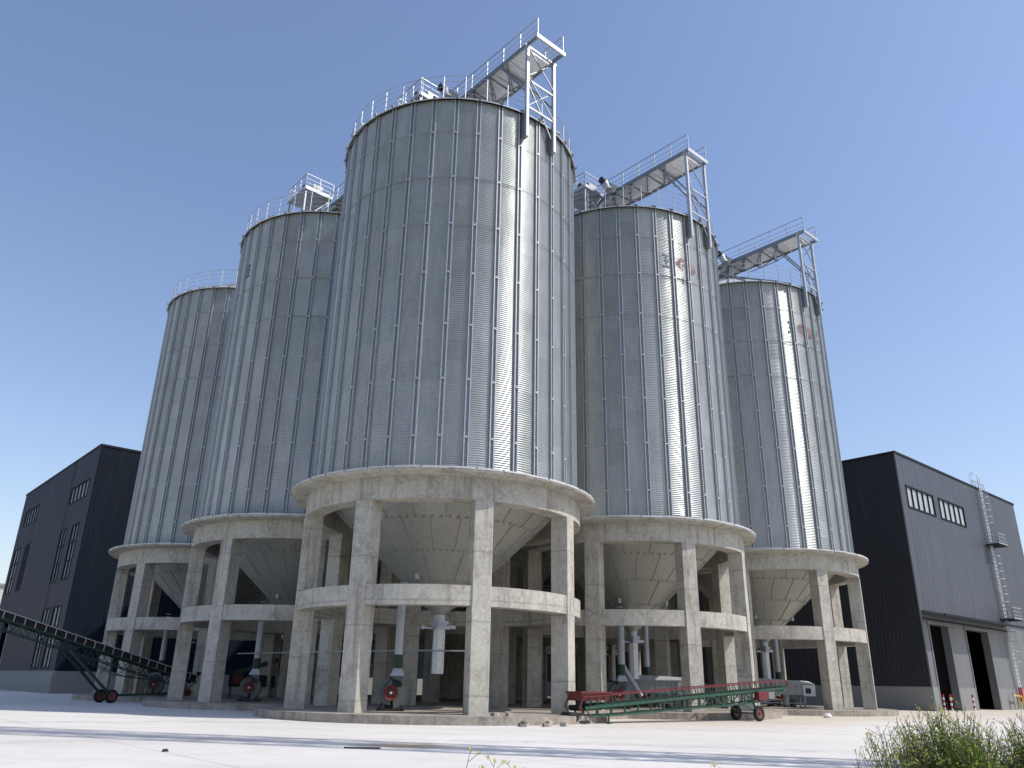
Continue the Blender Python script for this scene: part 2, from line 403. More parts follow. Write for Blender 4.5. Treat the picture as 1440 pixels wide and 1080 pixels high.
for (i,j),lab in spec.items():
    r=silo if (i,j)==(0,0) else copy_tree(silo,None,KM)
    r.location=S(i*SP,j*SP,0);r.rotation_euler.z=ROT
    tag(r,lab,'grain silo','corrugated steel silos on concrete bases');silos[(i,j)]=r
# painted emblem
def wrap_strokes(name,strokes,mat,parent,label=None):
    m=MB();rr=7.035
    for (s0,z0,s1,z1,w) in strokes:
        n=4
        dx,dz=s1-s0,z1-z0;L=math.hypot(dx,dz) or 1;nx,nz=-dz/L*w/2,dx/L*w/2
        for q in range(n):
            pts=[]
            for (f,sg) in((q/n,-1),((q+1)/n,-1),((q+1)/n,1),(q/n,1)):
                s=s0+dx*f+nx*sg;z=z0+dz*f+nz*sg;t=s/7.0
                pts.append((t,z))
            vs=[(rr*math.cos(t),rr*math.sin(t),z) for t,z in pts]+[((rr-.02)*math.cos(t),(rr-.02)*math.sin(t),z) for t,z in pts]
            m.add(vs,[(0,1,2,3),(7,6,5,4),(0,4,5,1),(1,5,6,2),(2,6,7,3),(3,7,4,0)])
    return m.build(name,mat,parent,label=label)
def emblem(par,tdeg,z,full=True):
    c=R_(tdeg)*7.0
    st=[]
    # left and right characters in dark paint, red star-like wings between
    L=c-1.55
    st+=[(L-.22,z+.45,L+.2,z+.42,.13),(L-.12,z+.05,L+.2,z+.03,.12),(L-.26,z-.38,L+.24,z-.40,.13),(L+.02,z+.5,L+.02,z-.36,.10)]
    if full:
        Rr=c+1.45
        st+=[(Rr-.2,z+.52,Rr-.2,z-.6,.12),(Rr-.2,z+.5,Rr+.22,z+.46,.11),(Rr+.22,z+.46,Rr+.22,z+.02,.11),(Rr-.2,z+.02,Rr+.22,z,.10),(Rr-.2,z+.25,Rr+.2,z+.24,.09),(Rr-.05,z,Rr+.28,z-.58,.11),(Rr-.34,z-.58,Rr+.02,z-.40,.09)]
        st+=[(c-.32,z-.04,c-.05,z+.02,.10),(c-.2,z+.12,c-.02,z-.12,.08),(c-.30,z-.95,c-.30,z-1.45,.06),(c-.42,z-1.1,c-.15,z-1.1,.05),(c-.42,z-1.35,c-.12,z-1.35,.05),(c+.02,z-1.0,c+.02,z-1.45,.05),(c+.22,z-1.0,c+.22,z-1.5,.05),(c-.02,z-1.2,c+.30,z-1.2,.05)]
    wrap_strokes('painted_characters',st,BLKP,par)
    if full:
        rd=[]
        for k in range(11):
            a=R_(80+k*18);rd.append((c-.16+.28*math.cos(a),z+.28*math.sin(a)*.9,c-.2+.66*math.cos(a),z+.5*math.sin(a)+.03,.05))
        for k in range(11):
            a=R_(85-k*18);rd.append((c+.22+.12*math.cos(a),z-.08+.1*math.sin(a),c+.26+.62*math.cos(a),z-.1+.48*math.sin(a),.06))
        wrap_strokes('painted_emblem',rd[:11],REDP,par,'faded red left wing of the sunburst emblem')
        wrap_strokes('painted_emblem',rd[11:],REDP,par,'faded red right wing of the sunburst emblem')
emblem(silos[(1,0)],-90-11.5,27.75);emblem(silos[(2,0)],-90-9.5,27.9);emblem(silos[(0,1)],-90-74,28.1,False)
# ------------------------------------------------------------------ roof galleries
def handrail(m,p0,p1,z,h=1.15,sp=1.5,rails=(.38,.76)):
    p0=Vector((p0[0],p0[1],z));p1=Vector((p1[0],p1[1],z));L=(p1-p0).length;n=max(1,round(L/sp));U=Vector((0,0,1))
    for k in range(n+1):
        q=p0.lerp(p1,k/n);m.bar(q,q+U*h,.05)
    m.bar(p0+U*h,p1+U*h,.055)
    for r in rails:m.bar(p0+U*r,p1+U*r,.032)
    m.bar(p0+U*.06,p1+U*.06,.02,.12)
    return m
ZG=36.45
def gallery(i,label,nsil):
    ye=(-8.1,-7.5,-7.8)[i];ZG=(36.42,36.80,36.55)[i]
    root=empty('roof_gallery',S(i*SP,0,0),ROT,label=label,cat='gallery',group='conveyor galleries over the silo roofs')
    y1=SP*(nsil-1)+2.5
    d=MB();y=-7.05
    d.box(-0.97,0.97,-7.05,y1,ZG+.10,ZG+.14)
    yy=-7.0
    while yy<y1:
        d.box(-0.97,0.97,yy-.05,yy+.05,ZG,ZG+.10);yy+=1.45
    # open grating beyond the posts
    for k in range(9):
        x=-1.12+k*.28;d.bar((x,ye+.1,ZG+.12),(x,-7.1,ZG+.12),.02,.04)
    d.build('deck',WHITEG,root)  # deck colour raised to imitate sunlight reflected up from the roof
    c=MB()
    for x in(-1.03,1.03):c.box(x-.045,x+.045,ye,y1,ZG-.02,ZG+.24)
    c.build('side_channel',GD,root)
    e=MB();e.box(-1.16,1.16,ye-.11,ye-.005,ZG-.03,ZG+.25);e.build('end_beam',GR,root)
    for x in(-1.03,1.03):
        handrail(MB(),(x,ye-.03),(x,y1),ZG+.2,1.25).build('handrail',GR,root)
    # trough of the chain conveyor
    t=MB();t.box(-.28,.28,-5.6,y1-1.0,ZG+.2,ZG+.72)
    yy=-5.4
    while yy<y1-1:
        t.box(-.32,.32,yy-.03,yy+.03,ZG+.18,ZG+.76);yy+=1.5
    t.build('conveyor_trough',GD,root)
    # braced truss under the deck
    t=MB();ys=[-4.6+1.6*k for k in range(int((y1+4.6)/1.6))]
    for k,yb in enumerate(ys):
        for x in(-1.0,1.0):
            for dy in(-.8,.8):t.bar((x,yb+dy,ZG),(0,yb,ZG-.95 if abs(yb)>2 and abs(yb-SP)>2 and abs(yb-2*SP)>2 else ZG-.65),.075)
        t.bar((-1.0,yb-.8,ZG+.02),(1.0,yb+.8,ZG-.02),.06)
    t.bar((0,ys[0],ZG-.95),(0,-2.0,ZG-.95),.06)
    t.build('under_truss',GD,root)
    # front support frame
    for x in(-1.06,1.06):
        f=MB();f.box(x-.09,x+.09,-7.38,-7.2,29.95,ZG);f.build('support_post',GR,root)
        f=MB();f.box(x-.15 if x<0 else x-.15,x+.15,-7.2,-6.96,30.0,31.45);f.build('post_bracket',TRIM if 0 else GD,root)
    f=MB();yp=-7.29
    for z in(32.05,33.95):f.bar((-1.06,yp,z),(1.06,yp,z),.10)
    f.bar((-1.26,yp,ZG-.06),(1.26,yp,ZG-.06),.14,.14)
    f.build('cross_rail',GR,root)
    f=MB()
    for (za,zb) in((32.05,34.2),(34.2,36.3)):
        f.bar((-1.06,yp+.06,za),(1.06,yp+.06,zb),.06);f.bar((-1.06,yp-.06,zb),(1.06,yp-.06,za),.06)
    f.bar((-1.06,yp+.07,34.0),(1.06,yp+.07,30.6),.07)
    for x in(-1.06,1.06):f.bar((x,yp,33.0),(x,-4.9,ZG),.10)
    f.bar((-1.06,-6.1,34.6),(1.06,-5.2,36.0),.06);f.bar((1.06,-6.1,34.6),(-1.06,-5.2,36.0),.06)
    f.bar((-1.06,-4.9,ZG-.05),(1.06,-4.9,ZG-.05),.1)
    f.build('knee_brace',GD,root)
    # drive platform over each ridge
    for q in range(min(nsil,2)):
        oy=q*SP
        if q==0:
            x0,x1,y0,yb=-3.3,-1.3,.3,2.9
        else: x0,x1,y0,yb=-3.6,-1.3,-.3,2.6
        zf=ZG if q==0 else ZG+.25
        p=MB();p.box(x0,x1,oy+y0,oy+yb,zf+.05,zf+.12);p.box(x0,x1,oy+y0-.06,oy+y0,zf-.05,zf+.2);p.box(x0-.06,x0,oy+y0,oy+yb,zf-.05,zf+.2)
        for (xx,yk) in((x0+.1,y0+.1),(x0+.1,yb-.1)):
            zr=31.78+(7.0-math.hypot(xx,yk))*.58;p.bar((xx,oy+yk,zf),(xx,oy+yk,zr),.10)
            p.bar((xx,oy+yk,zr+.2),(-1.3,oy+yk,zf),.06)
        p.build('drive_platform',GR,root)
        m=MB();handrail(m,(x0,oy+y0),(x1,oy+y0),zf+.15);handrail(m,(x0,oy+y0),(x0,oy+yb),zf+.15,sp=.9);handrail(m,(x0,oy+yb),(x1,oy+yb),zf+.15);m.build('platform_railing',GR,root)
        m=MB();b0=len(m.v);m.box(x0+.75,x0+1.55,oy+y0+.25,oy+y0+1.15,zf+.15,zf+.95);m.tube([(x0+1.15,oy+y0+.7,zf+.95),(x0+1.15,oy+y0+.7,zf+1.05)],.3,12)
        m.build('gearbox_cover',WHITE if q else GR,root)
        m=MB();m.tube([(x0+.15,oy+y0+.75,zf+.55),(x0+.72,oy+y0+.75,zf+.55)],.2,12);m.box(x0+.2,x0+.6,oy+y0+.55,oy+y0+.95,zf+.13,zf+.36);m.build('motor',BLACK,root)
        # inclined feed spout to the ridge
        m=MB();m.bar((-1.0,oy+1.6,ZG+.2),(0,oy+.4,35.7),.36);m.tube([(-.9,oy-.2,ZG-.1),(-2.4,oy+1.0,34.6)],.17,10);m.build('feed_spout',GR,root)
    # curved hood beside the ridge opening
    h=MB();h.bar((-1.7,-1.1,ZG-.1),(-1.7,-.2,ZG+.75),.62,.5);h.tube([(-2.02,-.9,ZG-.35),(-2.02,-.5,ZG+.6)],.28,14);h.build('drive_head',GS,root)
    h=MB();h.tube([(-2.45,-.55,ZG+.55),(-1.95,-.55,ZG+.55)],.26,12);h.build('motor',BLACK,root)
    # access stair down to the eave on the left side
    s=MB()
    for x in(-2.1,-1.5):
        s.bar((x,3.2,ZG),(x,6.2,32.6),.07,.16)
    for k in range(14):
        f_=k/14;s.bar((-2.1,3.2+3*f_,ZG-3.85*f_),(-1.5,3.2+3*f_,ZG-3.85*f_),.22,.03)
    for x in(-2.1,-1.5):
        s.bar((x,3.2,ZG+1.1),(x,6.2,33.7),.05)
        for k in range(5):
            f_=k/4;s.bar((x,3.2+3*f_,ZG-3.85*f_),(x,3.2+3*f_,ZG-3.85*f_+1.1),.045)
    s.build('roof_stair',GR,root)
    return root
gallery(0,'steel roof gallery overhanging the nearest silo and running back over the left row',3)
gallery(1,'steel roof gallery on posts overhanging the silo with the red emblem, right of centre',3)
gallery(2,'steel roof gallery on posts overhanging the rightmost silo',3)
# ------------------------------------------------------------------ aeration fans
def make_fan():
    root=empty('aeration_fan',(0,0,0));root.scale=(1.12,1.12,1.12)
    # scroll housing, axis along -Y (towards the yard)
    n=30;pts=[]
    for k in range(n):
        t=2*PI*k/n;r=.46+.16*(k/n);pts.append((r*math.cos(t-PI/2)*-1,r*math.sin(t-PI/2)))
    pts.append((.62 if 0 else -.02,.62))
    h=MB();vs=[(x,-.17,.68+z) for x,z in pts]+[(x,.17,.68+z) for x,z in pts];m=len(pts)
    h.add(vs,[tuple(range(m)),tuple(reversed(range(m,2*m)))]+[((i+1)%m,i,m+i,m+(i+1)%m) for i in range(m)])
    h.box(-.02,.42,-.17,.17,.9,1.32)
    autosmooth(h.build('housing',FANG,root),35)
    i=MB();b=0
    for k in range(24):pass
    i.lathe([(.24,0),(.29,.03),(.29,.06),(.10,-.02)],24);i.rot(0,Matrix.Translation((0,-.18,.68))@Matrix.Rotation(PI/2,4,'X'))
    i.build('inlet_ring',ORANGE,root,smooth=False)
    i=MB()
    for k in range(8):
        t=2*PI*k/8;i.bar((.05*math.cos(t),-.2,.68+.05*math.sin(t)),(.27*math.cos(t),-.215,.68+.27*math.sin(t)),.03,.015)
    i.build('inlet_guard',ORANGE,root)
    i=MB().tube([(0,-.19,.68),(0,-.27,.68)],.05,10);i.build('hub',WHITE,root)
    f=MB();f.box(-.55,.55,-.25,-.15,0,.08);f.box(-.55,.55,.5,.6,0,.08);f.box(-.5,-.42,-.25,.6,.03,.12);f.box(.42,.5,-.25,.6,.03,.12)
    f.bar((-.45,0,.08),(-.25,0,.45),.07);f.bar((.45,0,.08),(.25,0,.45),.07);f.box(-.25,.25,.25,.6,.1,.4);f.build('base_frame',BLACK,root)
    m=MB().tube([(0,.2,.66),(0,.75,.66)],.2,14);m.build('motor',FANG,root,smooth=False)
    t=MB();z0,z1=1.32,1.62;t.add([(-.1,-.25,z0),(.5,-.25,z0),(.5,.25,z0),(-.1,.25,z0),(.04,-.15,z1),(.36,-.15,z1),(.36,.15,z1),(.04,.15,z1)],[(0,1,5,4),(1,2,6,5),(2,3,7,6),(3,0,4,7),(4,5,6,7),(3,2,1,0)])
    t.build('transition',GS,root)
    s=MB();s.tube([(.2,0,1.62),(.2,0,2.15)],.19,14);s.build('flexible_sleeve',DGREEN,root)
    d=MB();d.tube([(.2,0,2.15),(.2,0,4.35),(.35,.3,4.65),(1.15,1.9,4.8)],.17,16)
    for k in range(17):
        z=2.3+.17*k;d.tube([(.2,0,z),(.2,0,z+.025)],.185,16)
    d.build('air_duct',GS,root,smooth=False)
    return root
fan=make_fan();KF={}
for c in bpy.data.objects:
    if c.parent: KF.setdefault(c.parent.name,[]).append(c)
fo=[((0,0),(-1.75,-3.55),'red-mouthed grey fan with tall duct under the nearest silo, between its front columns',True),
    ((0,1),(-1.6,-3.6),'dark fan with dull red mouth under the second silo from the left',True),
    ((0,2),(-1.9,-3.7),'fan with pale duct in the shade under the leftmost silo',True),
    ((1,0),(-1.45,-3.3),'red-mouthed fan under the silo right of centre, behind the red hopper of the conveyor',True),
    ((1,0),(.85,1.5),'second fan under the silo right of centre, behind the grey screening machine',True),
    ((2,0),(.95,.9),'fan with thin duct under the rightmost silo, behind the screening machine',True)]
for k,((i,j),(dx,dy),lab,_) in enumerate(fo):
    r=fan if k==0 else copy_tree(fan,None,KF)
    c=S(i*SP,j*SP,0);r.location=(c.x+dx-.0,c.y+dy,.33);r.rotation_euler.z=R_(6)
    tag(r,lab,'fan','aeration fans under the silos')
# ------------------------------------------------------------------ pipe rack under the near silo
p=empty('air_pipe',(0,0,0),label='thin grey pipe on a post running between the columns of the nearest silo',cat='pipe')
MB().tube([(-1.5,38.3,2.95),(-4.2,39.6,2.98),(-9.5,44.2,3.0),(-16.5,50.8,3.0)],.035,8).build('pipe_run',GR,p)
MB().tube([(-1.62,38.35,.33),(-1.5,38.3,2.95)],.035,8).build('pipe_post',GR,p)
MB().box(-1.92,-1.32,38.1,38.6,.335,.40).build('foot',GR,p)
# ------------------------------------------------------------------ screening machines
def screen(loc,rz,lab,L=4.2):
    r=empty('screening_machine',loc,rz,label=lab,cat='screening machine',group='screening machines under the silos')
    b=MB();b.box(0,L,-.45,.45,.85,1.55);b.box(-.05,L+.05,-.5,.5,1.55,1.62)
    for k in range(5):b.box(.1+k*(L-.2)/4-.03,.1+k*(L-.2)/4+.03,-.48,.48,.85,1.55)
    b.build('body',SCREENG,r)
    h=MB();h.add([(.2,-.5,1.62),(L,-.5,1.62),(L,.5,1.62),(.2,.5,1.62),(.2,-.1,1.95),(L-.2,-.25,1.78),(L-.2,.25,1.78),(.2,.1,1.95)],[(0,1,5,4),(1,2,6,5),(2,3,7,6),(3,0,4,7),(4,5,6,7)]);h.build('hood',GR,r)
    e=MB();e.box(L+.05,L+.12,-.5,.5,.75,1.6);e.box(L-.8,L+.02,-.52,-.48,.78,1.5);e.build('end_panel',GR,r)
    w=MB();w.box(L-.6,L-.22,-.55,-.521,.95,1.3);w.build('sight_window',DARKIN,r)
    for x in(.4,L-1.9,L-.7):
        for y in(-.4,.4):MB().box(x-.05,x+.05,y-.05,y+.05,0,.85).build('leg',GD,r)
    m=MB().tube([(L-1.5,-.25,.35),(L-1.5,.3,.35)],.2,12);m.box(L-1.75,L-1.25,-.2,.25,0,.15);m.build('motor',BLACK,r)
    MB().bar((.4,-.4,.3),(L-.7,-.4,.3),.06).build('rail',GD,r)
    return r
a=screen((7.2,52.4,.33),R_(-4),'long grey screening machine under the silo with the red emblem',4.2)
b=screen((17.5,60.6,.33),R_(4),'grey screening machine with pale end panel under the rightmost silo',4.6)
t=empty('bent_spout',(7.0,50.2,0),label='galvanised spout with a bend leading down to the screening machine right of centre',cat='spout')
MB().tube([(0,0,5.6),(0,0,2.75),(.15,0,2.45),(1.05,-.1,1.0)],.15,14).build('tube',GS,t)
MB().tube([(0,0,2.68),(0,0,2.82)],.18,14).build('collar',GD,t)
# ------------------------------------------------------------------ portable belt conveyors
def wheel(par,x,y,r,w=.2,rim=RIM):
    wr=MB()
    pr=[(r*.62,-w/2),(r*.93,-w/2),(r,-w/2*.6),(r,w/2*.6),(r*.93,w/2),(r*.62,w/2)]
    wr.lathe(pr,28,closed=True);wr.rot(0,Matrix.Translation((x,y,r))@Matrix.Rotation(PI/2,4,'X'))
    W=wr.build('wheel',RUB,par);autosmooth(W,35)
    q=MB();q.lathe([(r*.62,-w*.4),(r*.62,w*.4),(r*.5,w*.25),(.05,w*.18),(.05,-w*.18),(r*.5,-w*.25)],20,closed=True);q.rot(0,Matrix.Translation((x,y,r))@Matrix.Rotation(PI/2,4,'X'))
    q.build('rim',rim,W)
    q=MB().tube([(x,y-w*.5,r),(x,y+w*.5,r)],.06,10);q.build('hub',RED,W)
def conveyor_red(A,B,lab):
    A=Vector(A);B=Vector(B);D=(B-A);Lh=math.hypot(D.x,D.y);rz=math.atan2(D.y,D.x);sl=D.z/Lh
    r=empty('belt_conveyor',(A.x,A.y,0),rz,label=lab,cat='belt conveyor',group='portable belt conveyors')
    zb=lambda x:A.z+sl*x
    W=.42
    for y in(-W,W):
        m=MB();m.bar((.25,y,zb(.25)+.0),(Lh,y,zb(Lh)),.05,.13);m.bar((.55,y,zb(.55)-.34),(2.2,y,zb(2.2)-.42),.05,.07)
        m.bar((2.2,y,zb(2.2)-.42),(Lh-3.9,y,zb(Lh-3.9)-.55),.05,.07);m.bar((Lh-3.9,y,zb(Lh-3.9)-.55),(Lh-1.0,y,zb(Lh-1)-.5),.05,.07);m.bar((Lh-1.9,y,zb(Lh-1)-.6),(Lh-.05,y,zb(Lh)-.05),.05,.07)
        m.bar((.55,y,zb(.55)-.34),(.25,y,zb(.25)),.05)
        x=.9;k=0
        while x<Lh-1.2:
            low=zb(x)-(.38 if x<2.2 else .38+.14*min(1,(x-2.2)/(Lh-6.1)))
            m.bar((x,y,zb(x)),(x,y,low),.05)
            if x>Lh*.5:
                m.bar((x,y,zb(x)),(x+.85,y,zb(x+.85)-.5),.04) if k%2 else m.bar((x,y,low),(x+.85,y,zb(x+.85)),.04)
            x+=.85;k+=1
        m.build('side_frame',GREEN,r)
    for y in(-W-.03,W+.03):
        m=MB();m.bar((.1,y*1.12,zb(.1)+.46),(Lh-.1,y*1.12,zb(Lh)+.36),.045,.05)
        m.bar((.1,y*1.12,zb(.1)+.46),(-.12,y*1.12,zb(0)+.1),.045);m.bar((-.12,y*1.12,zb(0)+.1),(.05,y,zb(0)-.15),.045)
        m.bar((Lh-.1,y*1.12,zb(Lh)+.36),(Lh+.05,y*1.1,zb(Lh)+.02),.045)
        mr=m;m=MB();x=.5
        while x<Lh-.1:
            m.bar((x+.03,y,zb(x)+.06),(x-.06,y*1.12,zb(x)+.42),.035,.04);x+=.44
        build2('guard_rail',[(mr,RED),(m,GREEN)],r)
    m=MB();m.box(0,1,-.32,.32,0,.02);m.v=[];m.f=[]
    m.bar((.05,0,zb(.05)+.11),(Lh-.05,0,zb(Lh)+.08),.60,.02);m.bar((.2,0,zb(.2)-.12),(Lh-.2,0,zb(Lh)-.12),.6,.015)
    m.tube([(.05,-.33,zb(0)+.02),(.05,.33,zb(0)+.02)],.12,14);m.tube([(Lh-.06,-.33,zb(Lh)-.02),(Lh-.06,.33,zb(Lh)-.02)],.11,14);m.build('belt',RUB,r)
    # tail hopper
    m=MB();z=zb(.4)+.50;m.add([(.0,-.52,z+.12),(1.7,-.52,z+.12),(1.7,.52,z+.12),(.0,.52,z+.12),(.02,-.44,z-.22),(1.68,-.44,z-.18),(1.68,.44,z-.18),(.02,.44,z-.22)],[(0,1,5,4),(1,2,6,5),(2,3,7,6),(3,0,4,7),(4,5,6,7)])
    m.bar((-.07,-.54,z+.13),(1.75,-.54,z+.13),.05,.06);m.bar((-.07,.54,z+.13),(1.75,.54,z+.13),.05,.06);m.bar((-.05,-.54,z+.13),(-.05,.54,z+.13),.05,.06)
    m.build('feed_hopper',RED,r)
    # tail motor and rubber skirt
    m=MB();m.tube([(-.35,-.5,.28),(-.35,.3,.28)],.2,14);m.box(-.6,.5,-.45,.45,.05,.14);m.bar((-.7,-.5,.42),(.1,-.5,.42),.09);m.build('tail_motor',BLACK,r)
    xw=Lh-3.0
    m=MB()
    for y in(-.7,.7):
        m.bar((xw,y*.6,zb(xw)-.5),(xw,y*.95,.38),.07)
    m.bar((xw,-.75,.375),(xw,.75,.375),.07);m.bar((xw-1.1,-W,zb(xw-1.1)-.48),(xw,-.66,.4),.05);m.bar((xw-1.1,W,zb(xw-1.1)-.48),(xw,.66,.4),.05)
    m.bar((xw,-W,zb(xw)-.5),(xw,W,zb(xw)-.5),.06);m.build('axle_frame',GREEN,r)
    for y in(-.72,.72):wheel(r,xw,y,.375,.17)
    m=MB();m.box(xw+.1,xw+1.0,-.75,-.5,zb(xw)-.45,zb(xw)+.0);v0=m.v
    m.v=[(x+(.15 if z<zb(xw)-.2 and x>xw+.5 else 0)*-1,y,z) for x,y,z in m.v];m.build('motor_cover',RED,r,bevel=.04)
    m=MB().box(xw+1.25,xw+1.75,-.5,-.15,zb(xw)-.35,zb(xw)+.0);m.build('switch_box',GD,r)
    m=MB();m.bar((1.55,-.5,zb(1.5)-.38),(1.55,-.5,.02),.06);m.bar((1.55,-.62,.03),(1.55,-.38,.03),.14,.05);m.build('jack_leg',GREEN,r)
    return r
conveyor_red((2.98,36.9,.62),(14.9,45.6,1.62),'low green belt conveyor with red rails and red hopper, parked before the kerb at right')
def conveyor_dark(T,H,xw,lab):
    A=Vector(T);B=Vector(H);D=B-A;Lh=math.hypot(D.x,D.y);rz=math.atan2(D.y,D.x);sl=D.z/Lh
    r=empty('belt_conveyor',(A.x,A.y,0),rz,label=lab,cat='belt conveyor',group='portable belt conveyors')
    zb=lambda x:A.z+sl*x
    for y in(-.42,.42):
        m=MB();m.bar((0,y,zb(0)),(Lh,y,zb(Lh)),.06,.12);m.bar((1.5,y*.8,zb(1.5)-.55),(Lh-1,y*.8,zb(Lh-1)-.55),.05,.06)
        x=1.0;k=0
        while x<Lh-1:
            m.bar((x,y,zb(x)),(x+.45,y*.8,zb(x+.45)-.55),.04);m.bar((x+.45,y*.8,zb(x+.45)-.55),(x+.9,y,zb(x+.9)),.04);x+=.9
        # lower bracing truss
        m.bar((xw-3.6,y*.8,zb(xw-3.6)-.55),(xw-.5,y*.8,zb(xw)-1.15),.045);m.bar((xw-.5,y*.8,zb(xw)-1.15),(xw+3.4,y*.8,zb(xw+3.4)-.55),.045)
        for q in(-2.4,-1.2,0,1.2,2.4):m.bar((xw+q,y*.8,zb(xw+q)-.5),(xw+q*.8+.4,y*.8,zb(xw+q*.8)-1.05+abs(q)*.16),.035)
        m.build('side_frame',DGREEN,r)
    for y in(-.5,.5):
        m=MB();m.bar((0,y,zb(0)+.42),(Lh,y,zb(Lh)+.42),.05,.05)
        x=.3
        while x<Lh:
            m.bar((x,y,zb(x)+.02),(x-.04,y,zb(x)+.42),.05);x+=.62
        m.build('guard_rail',GR if y>0 else DGREEN,r)
    m=MB();m.bar((0,0,zb(0)+.12),(Lh,0,zb(Lh)+.12),.7,.03);m.bar((0,-.36,zb(0)+.24),(Lh,-.36,zb(Lh)+.24),.03,.34);m.bar((0,.40,zb(0)+.24),(Lh,.40,zb(Lh)+.24),.03,.34)
    m.tube([(0,-.4,zb(0)),(0,.4,zb(0))],.15,12);m.tube([(Lh,-.4,zb(Lh)),(Lh,.4,zb(Lh))],.15,12);m.build('belt',RUB,r)
    for y in(-1,1):
        m=MB();m.bar((xw+3.0,y*.42,zb(xw+3.0)-.5),(xw,y*.62,.45),.10,.15);m.bar((xw-5.4,y*.4,.62),(xw,y*.62,.42),.07,.09);m.build('lift_leg',DGREEN,r)
        wheel(r,xw,y*.72,.4,.2)
    m=MB();m.bar((xw,-.75,.4),(xw,.75,.4),.08);m.build('axle',DGREEN,r);m=MB();m.bar((xw-5.4,-.4,.62),(xw-5.4,.4,.62),.07);m.bar((xw-5.4,-.35,.6),(xw-6.4,-.35,zb(xw-6.4)-.4),.07);m.bar((xw-5.4,.35,.6),(xw-6.4,.35,zb(xw-6.4)-.4),.07)
    m.build('tow_frame',DGREEN,r)
    m=MB();z=zb(.2)+.35;m.add([(-1.0,-.6,z+.5),(1.0,-.6,z+.5),(1.0,.6,z+.5),(-1.0,.6,z+.5),(-.5,-.35,z-.15),(.9,-.35,z-.15),(.9,.35,z-.15),(-.5,.35,z-.15)],[(0,1,5,4),(1,2,6,5),(2,3,7,6),(3,0,4,7),(4,5,6,7)]);m.build('feed_hopper',BLACK,r)
    m=MB();m.tube([(1.6,-.75,zb(1.6)-.5),(1.6,-.2,zb(1.6)-.5)],.24,12);m.box(1.3,2.3,-.6,.5,zb(1.5)-1.0,zb(1.5)-.6);m.build('drive_motor',RED,r)
    m=MB()
    for y in(-.4,.4):m.bar((.2,y,zb(.2)),(.2,y,.34),.08)
    m.build('tail_leg',DGREEN,r)
    return r
conveyor_dark((-21.1,58.8,1.05),(-31.0,46.2,5.15),6.8,'long dark green belt conveyor on two wheels, rising past the left building')
# dark machinery under the left silos
t=empty('screening_machine',(-18.6,61.3,.33),R_(20),label='dark machine with a red disc, low between the columns of the left row',cat='screening machine',group='screening machines under the silos')
MB().box(-1.6,1.6,-.5,.5,.7,1.5).build('body',DARKIN,t,bevel=.05)
MB().tube([(-1.0,-.52,1.25),(-1.0,-.7,1.25)],.38,20).build('red_disc',RED,t)
for x in(-1.4,1.4):
    for y in(-.4,.4):MB().box(x-.05,x+.05,y-.05,y+.05,0,.7).build('leg',DGREEN,t)
MB().bar((-1.6,-.3,1.5),(1.7,-.3,2.6),.2,.3).build('inclined_spout',DGREEN,t)
# ------------------------------------------------------------------ buildings
def sheet(m,O,ax,nrm,s0,s1,z0,z1,pitch=.36,dep=.035,zfun=None):
    """trapezoid profiled sheet between s0..s1, z0..z1"""
    pts=[];k0=math.floor(s0/pitch);s=s0;prof=[(0,0),(.22,0),(.30,1),(.52,1),(.60,0),(1,0)]
    k=k0
    while k*pitch<s1:
        for f,d in prof[:-1]:
            q=(k+f)*pitch
            if s0<q<s1:pts.append((q,d*dep))
        k+=1
    pts=[(s0,0)]+pts+[(s1,0)]
    n0=len(m.v)
    for z in(z0,z1):
        for q,d in pts:
            p=O+ax*q+nrm*d;m.v.append((p.x,p.y,z))
    N=len(pts)
    for i in range(N-1):m.f.append((n0+i,n0+i+1,n0+N+i+1,n0+N+i))
def wall_with_holes(m,O,ax,nrm,L,z0,z1,holes,fn):
    xs=sorted({0,L}|{h[0] for h in holes}|{h[1] for h in holes})
    for a,b in zip(xs,xs[1:]):
        hs=sorted([h for h in holes if h[0]<=a+1e-6 and h[1]>=b-1e-6],key=lambda h:h[2]);z=z0
        for h in hs:
            if h[2]>z:fn(m,O,ax,nrm,a,b,z,h[2])
            z=h[3]
        if z<z1:fn(m,O,ax,nrm,a,b,z,z1)
def obox(m,O,ax,nrm,s0,s1,d0,d1,z0,z1):
    vs=[]
    for z in(z0,z1):
        for s,d in((s0,d0),(s1,d0),(s1,d1),(s0,d1)):
            p=O+ax*s+nrm*d;vs.append((p.x,p.y,z))
    m.add(vs,[(0,3,2,1),(4,5,6,7),(0,1,5,4),(1,2,6,5),(2,3,7,6),(3,0,4,7)])
def window(par,O,ax,nrm,s0,s1,z0,z1,nv,nh=1,glass=None,open_=False):
    f=MB();w=.09
    obox(f,O,ax,nrm,s0-.06,s0+w,-.12,.075,z0-.06,z1+.06);obox(f,O,ax,nrm,s1-w,s1+.06,-.12,.075,z0-.06,z1+.06)
    obox(f,O,ax,nrm,s0+w,s1-w,-.12,.073,z1-w,z1+.06);obox(f,O,ax,nrm,s0+w,s1-w,-.12,.073,z0-.06,z0+w)
    b=f
    for k in range(1,nv):
        s=s0+(s1-s0)*k/nv;obox(b,O,ax,nrm,s-.06,s+.06,-.10,.055,z0+w,z1-w)
    for k in range(1,nh):
        z=z0+(z1-z0)*k/nh;obox(b,O,ax,nrm,s0+w,s1-w,-.10,.05,z-.045,z+.045)
    F=f.build('window',TRIM,par)
    g=MB();obox(g,O,ax,nrm,s0+.02,s1-.02,-.09,-.07,z0+.02,z1-.02);g.build('pane',glass or GLASS,F)
X=Vector((1,0,0));Y=Vector((0,1,0))
